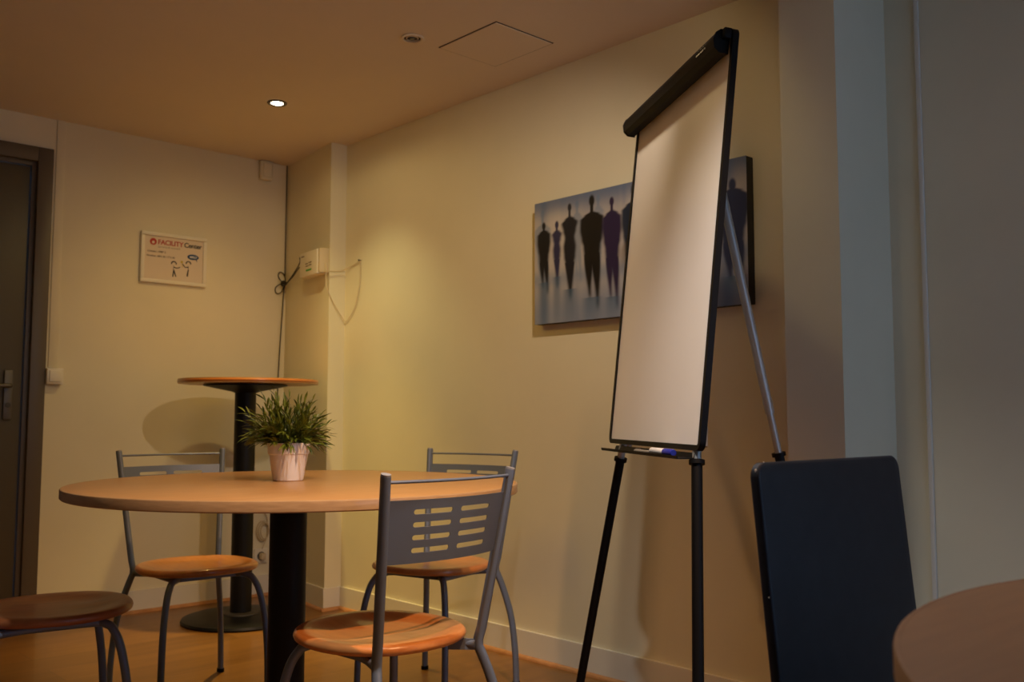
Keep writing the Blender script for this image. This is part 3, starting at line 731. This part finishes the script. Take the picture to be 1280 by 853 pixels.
# slightly crowned board
n = len(O)
def ring(sc, y): return [b.bm.verts.new((x - math.copysign(sc, x), y, z - (sc if z > -CH / 2 else -sc))) for x, z in O]
R_ = [ring(.005, 0.), ring(.0015, .0015), ring(0, .004), ring(0, .013), ring(.0015, .0155), ring(.005, .017)]
for A, B in zip(R_, R_[1:]):
    for i in range(n): b.face([A[i], A[(i + 1) % n], B[(i + 1) % n], B[i]])
b.face(R_[0]); b.face(R_[-1])
bmesh.ops.transform(b.bm, matrix=PM, verts=b.bm.verts[:]); bp = b.build('backrest', M['blackwood'], bc)
for x, y, z, r in ((-CW / 2 + .004, .006, -.012, .0035), (-CW / 2 + .022, .004, -.0005, .0020), (-CW / 2 + .001, .004, -.19, .0020)):
    b = MB(); bmesh.ops.create_icosphere(b.bm, subdivisions=1, radius=r, matrix=PM @ Matrix.Translation((x, y, z)) @ Matrix.Diagonal((1, .6, 1, 1)))
    b.build('lacquer_chip', M['chip'], bp)
b = MB(); b.bbox(-.205, .205, -.40, -.0, .425, .455, .012, 3); b.build('seat', M['blackwood'], bc)
b = MB(); b.bbox(-.185, .185, -.375, -.355, .37, .425, .002); b.bbox(-.185, -.165, -.36, -.01, .37, .425, .002); b.bbox(.165, .185, -.36, -.01, .37, .425, .002); b.bbox(-.185, .185, -.03, -.01, .37, .425, .002); b.build('seat_frame', M['blackwood'], bc)
for s_ in (-1, 1):
    b = MB(); b.bbox(s_ * .185 - .017, s_ * .185 + .017, -.385, -.35, 0, .425, .003); b.build('front_leg', M['blackwood'], bc)
    b = MB(); b.bbox(s_ * .185 - .017, s_ * .185 + .017, -.028, .008, 0, .425, .003); b.build('back_leg', M['blackwood'], bc)

# ------------------------------------------------------------------ downlights
def downlight(x, y, lit, label):
    d = thing('ceiling_downlight', label, 'ceiling light', (x, y, ZC), group='recessed downlights in the ceiling')
    ri = .026 if lit else .030
    b = MB(); b.lathe([(ri, -.001), (.042, -.001), (.043, -.004), (.040, -.007), (ri + .002, -.006), (ri, -.003)], 40, caps=False); b.build('trim_ring', M['ceiling'] if not lit else M['steel'], d)
    b = MB()
    if lit: b.lathe([(.0250, -.001), (.0245, -.004), (.013, -.0065), (0, -.007)], 32); b.build('bulb', M['bulb'], d)
    else:
        b.lathe([(.0305, -.0005), (.028, -.0012), (.016, -.0008), (0, -.0006)], 32); b.build('reflector', M['groove'], d)
        b = MB(); b.lathe([(.020, -.001), (.023, -.001), (.023, -.004), (.020, -.004)], 32, caps=False); b.build('inner_ring', M['ceiling'], d)
        b = MB(); b.lathe([(0, -.001), (.010, -.002), (.009, -.005), (0, -.007)], 20); b.build('bulb', M['bulbglass'], d)
    return d
downlight(2.025, 3.70, True, 'lit recessed ceiling downlight, bright white spot')
downlight(2.025, 2.72, False, 'unlit recessed ceiling downlight near the access hatch')
downlight(1.68, 1.42, True, 'lit recessed ceiling downlight above the near side of the room, out of frame')
downlight(1.00, 2.70, True, 'added ceiling downlight over the large round table to brighten the right wall, out of frame')  # added unseen fixture for the extra beam on the right wall
downlight(1.30, .65, True, 'lit recessed ceiling downlight nearest the camera, out of frame')
downlight(1.10, 1.25, True, 'lit recessed ceiling downlight between the nearest one and the large table, out of frame')
def spot(x, y, rgb, size, blend, aim=None, r=.03, z=ZC - .012):
    """one beam of a downlight; rgb carries colour and strength together"""
    e = max(rgb); l = bpy.data.lights.new('spot', 'SPOT'); l.color = [c / e for c in rgb]; l.energy = e * 30
    l.spot_size = math.radians(size); l.spot_blend = blend; l.shadow_soft_size = r
    o = bpy.data.objects.new('downlight_beam', l); C.objects.link(o); o.location = (x, y, z)
    if aim: o.rotation_euler = Vector(aim).to_track_quat('-Z', 'Y').to_euler()
    return o
spot(2.025, 3.70, (3.7, 2.4, .55), 64, 1.)
spot(2.025, 3.70, (1.0, .9, .42), 80, 1., (.3, 0, -1))
spot(2.025, 3.70, (.12, .09, .04), 172, .3)
spot(2.025, 3.70, (.62, .40, .12), 110, 1., (-.1, .35, -1))
spot(1.68, 1.42, (.19, .14, .06), 165, .3, (0, .85, -.5))
spot(1.68, 1.42, (2.7, 2.15, 1.6), 80, 1., (.5, 1., -.75))
spot(1.10, 1.25, (2.8, 2.8, 2.8), 112, .75)
spot(1.30, .65, (6.0, 3.1, 1.3), 78, 1., (0., .6, -.85))
spot(1.00, 2.70, (1.5, .9, .1), 110, 1., (.8, .4, -.8), r=.4)  # added wide soft beam, brightens the lower right wall

# ------------------------------------------------------------------ dusk sky outside the window
wd = bpy.data.worlds.new('dusk'); S.world = wd; wd.use_nodes = True
bg = wd.node_tree.nodes['Background']; bg.inputs[0].default_value = (.37, .60, 1., 1); bg.inputs[1].default_value = 2.1

# ------------------------------------------------------------------ camera
cam = bpy.data.cameras.new('camera'); co = bpy.data.objects.new('camera', cam); C.objects.link(co); S.camera = co
yaw, pit, rol, F = 0.7470115, 0.0792764, 0.0013327, 1196.985
cam.sensor_width = 36; cam.sensor_fit = 'HORIZONTAL'; cam.lens = F / 1280 * 36; cam.clip_start = .02
fwd = V(math.sin(yaw) * math.cos(pit), math.cos(yaw) * math.cos(pit), math.sin(pit)); r0 = V(math.cos(yaw), -math.sin(yaw), 0); u0 = r0.cross(fwd)
r2 = r0 * math.cos(rol) + u0 * math.sin(rol); u2 = -r0 * math.sin(rol) + u0 * math.cos(rol)
m4 = Matrix(((r2.x, u2.x, -fwd.x, 0), (r2.y, u2.y, -fwd.y, 0), (r2.z, u2.z, -fwd.z, .93), (0, 0, 0, 1)))
co.matrix_world = m4
cam.dof.use_dof = True; cam.dof.focus_distance = 2.15; cam.dof.aperture_fstop = 6.3
S.view_settings.view_transform = 'Standard'; S.view_settings.look = 'None'; S.view_settings.gamma = 1; S.view_settings.use_curve_mapping = False
S.view_settings.exposure = 0.
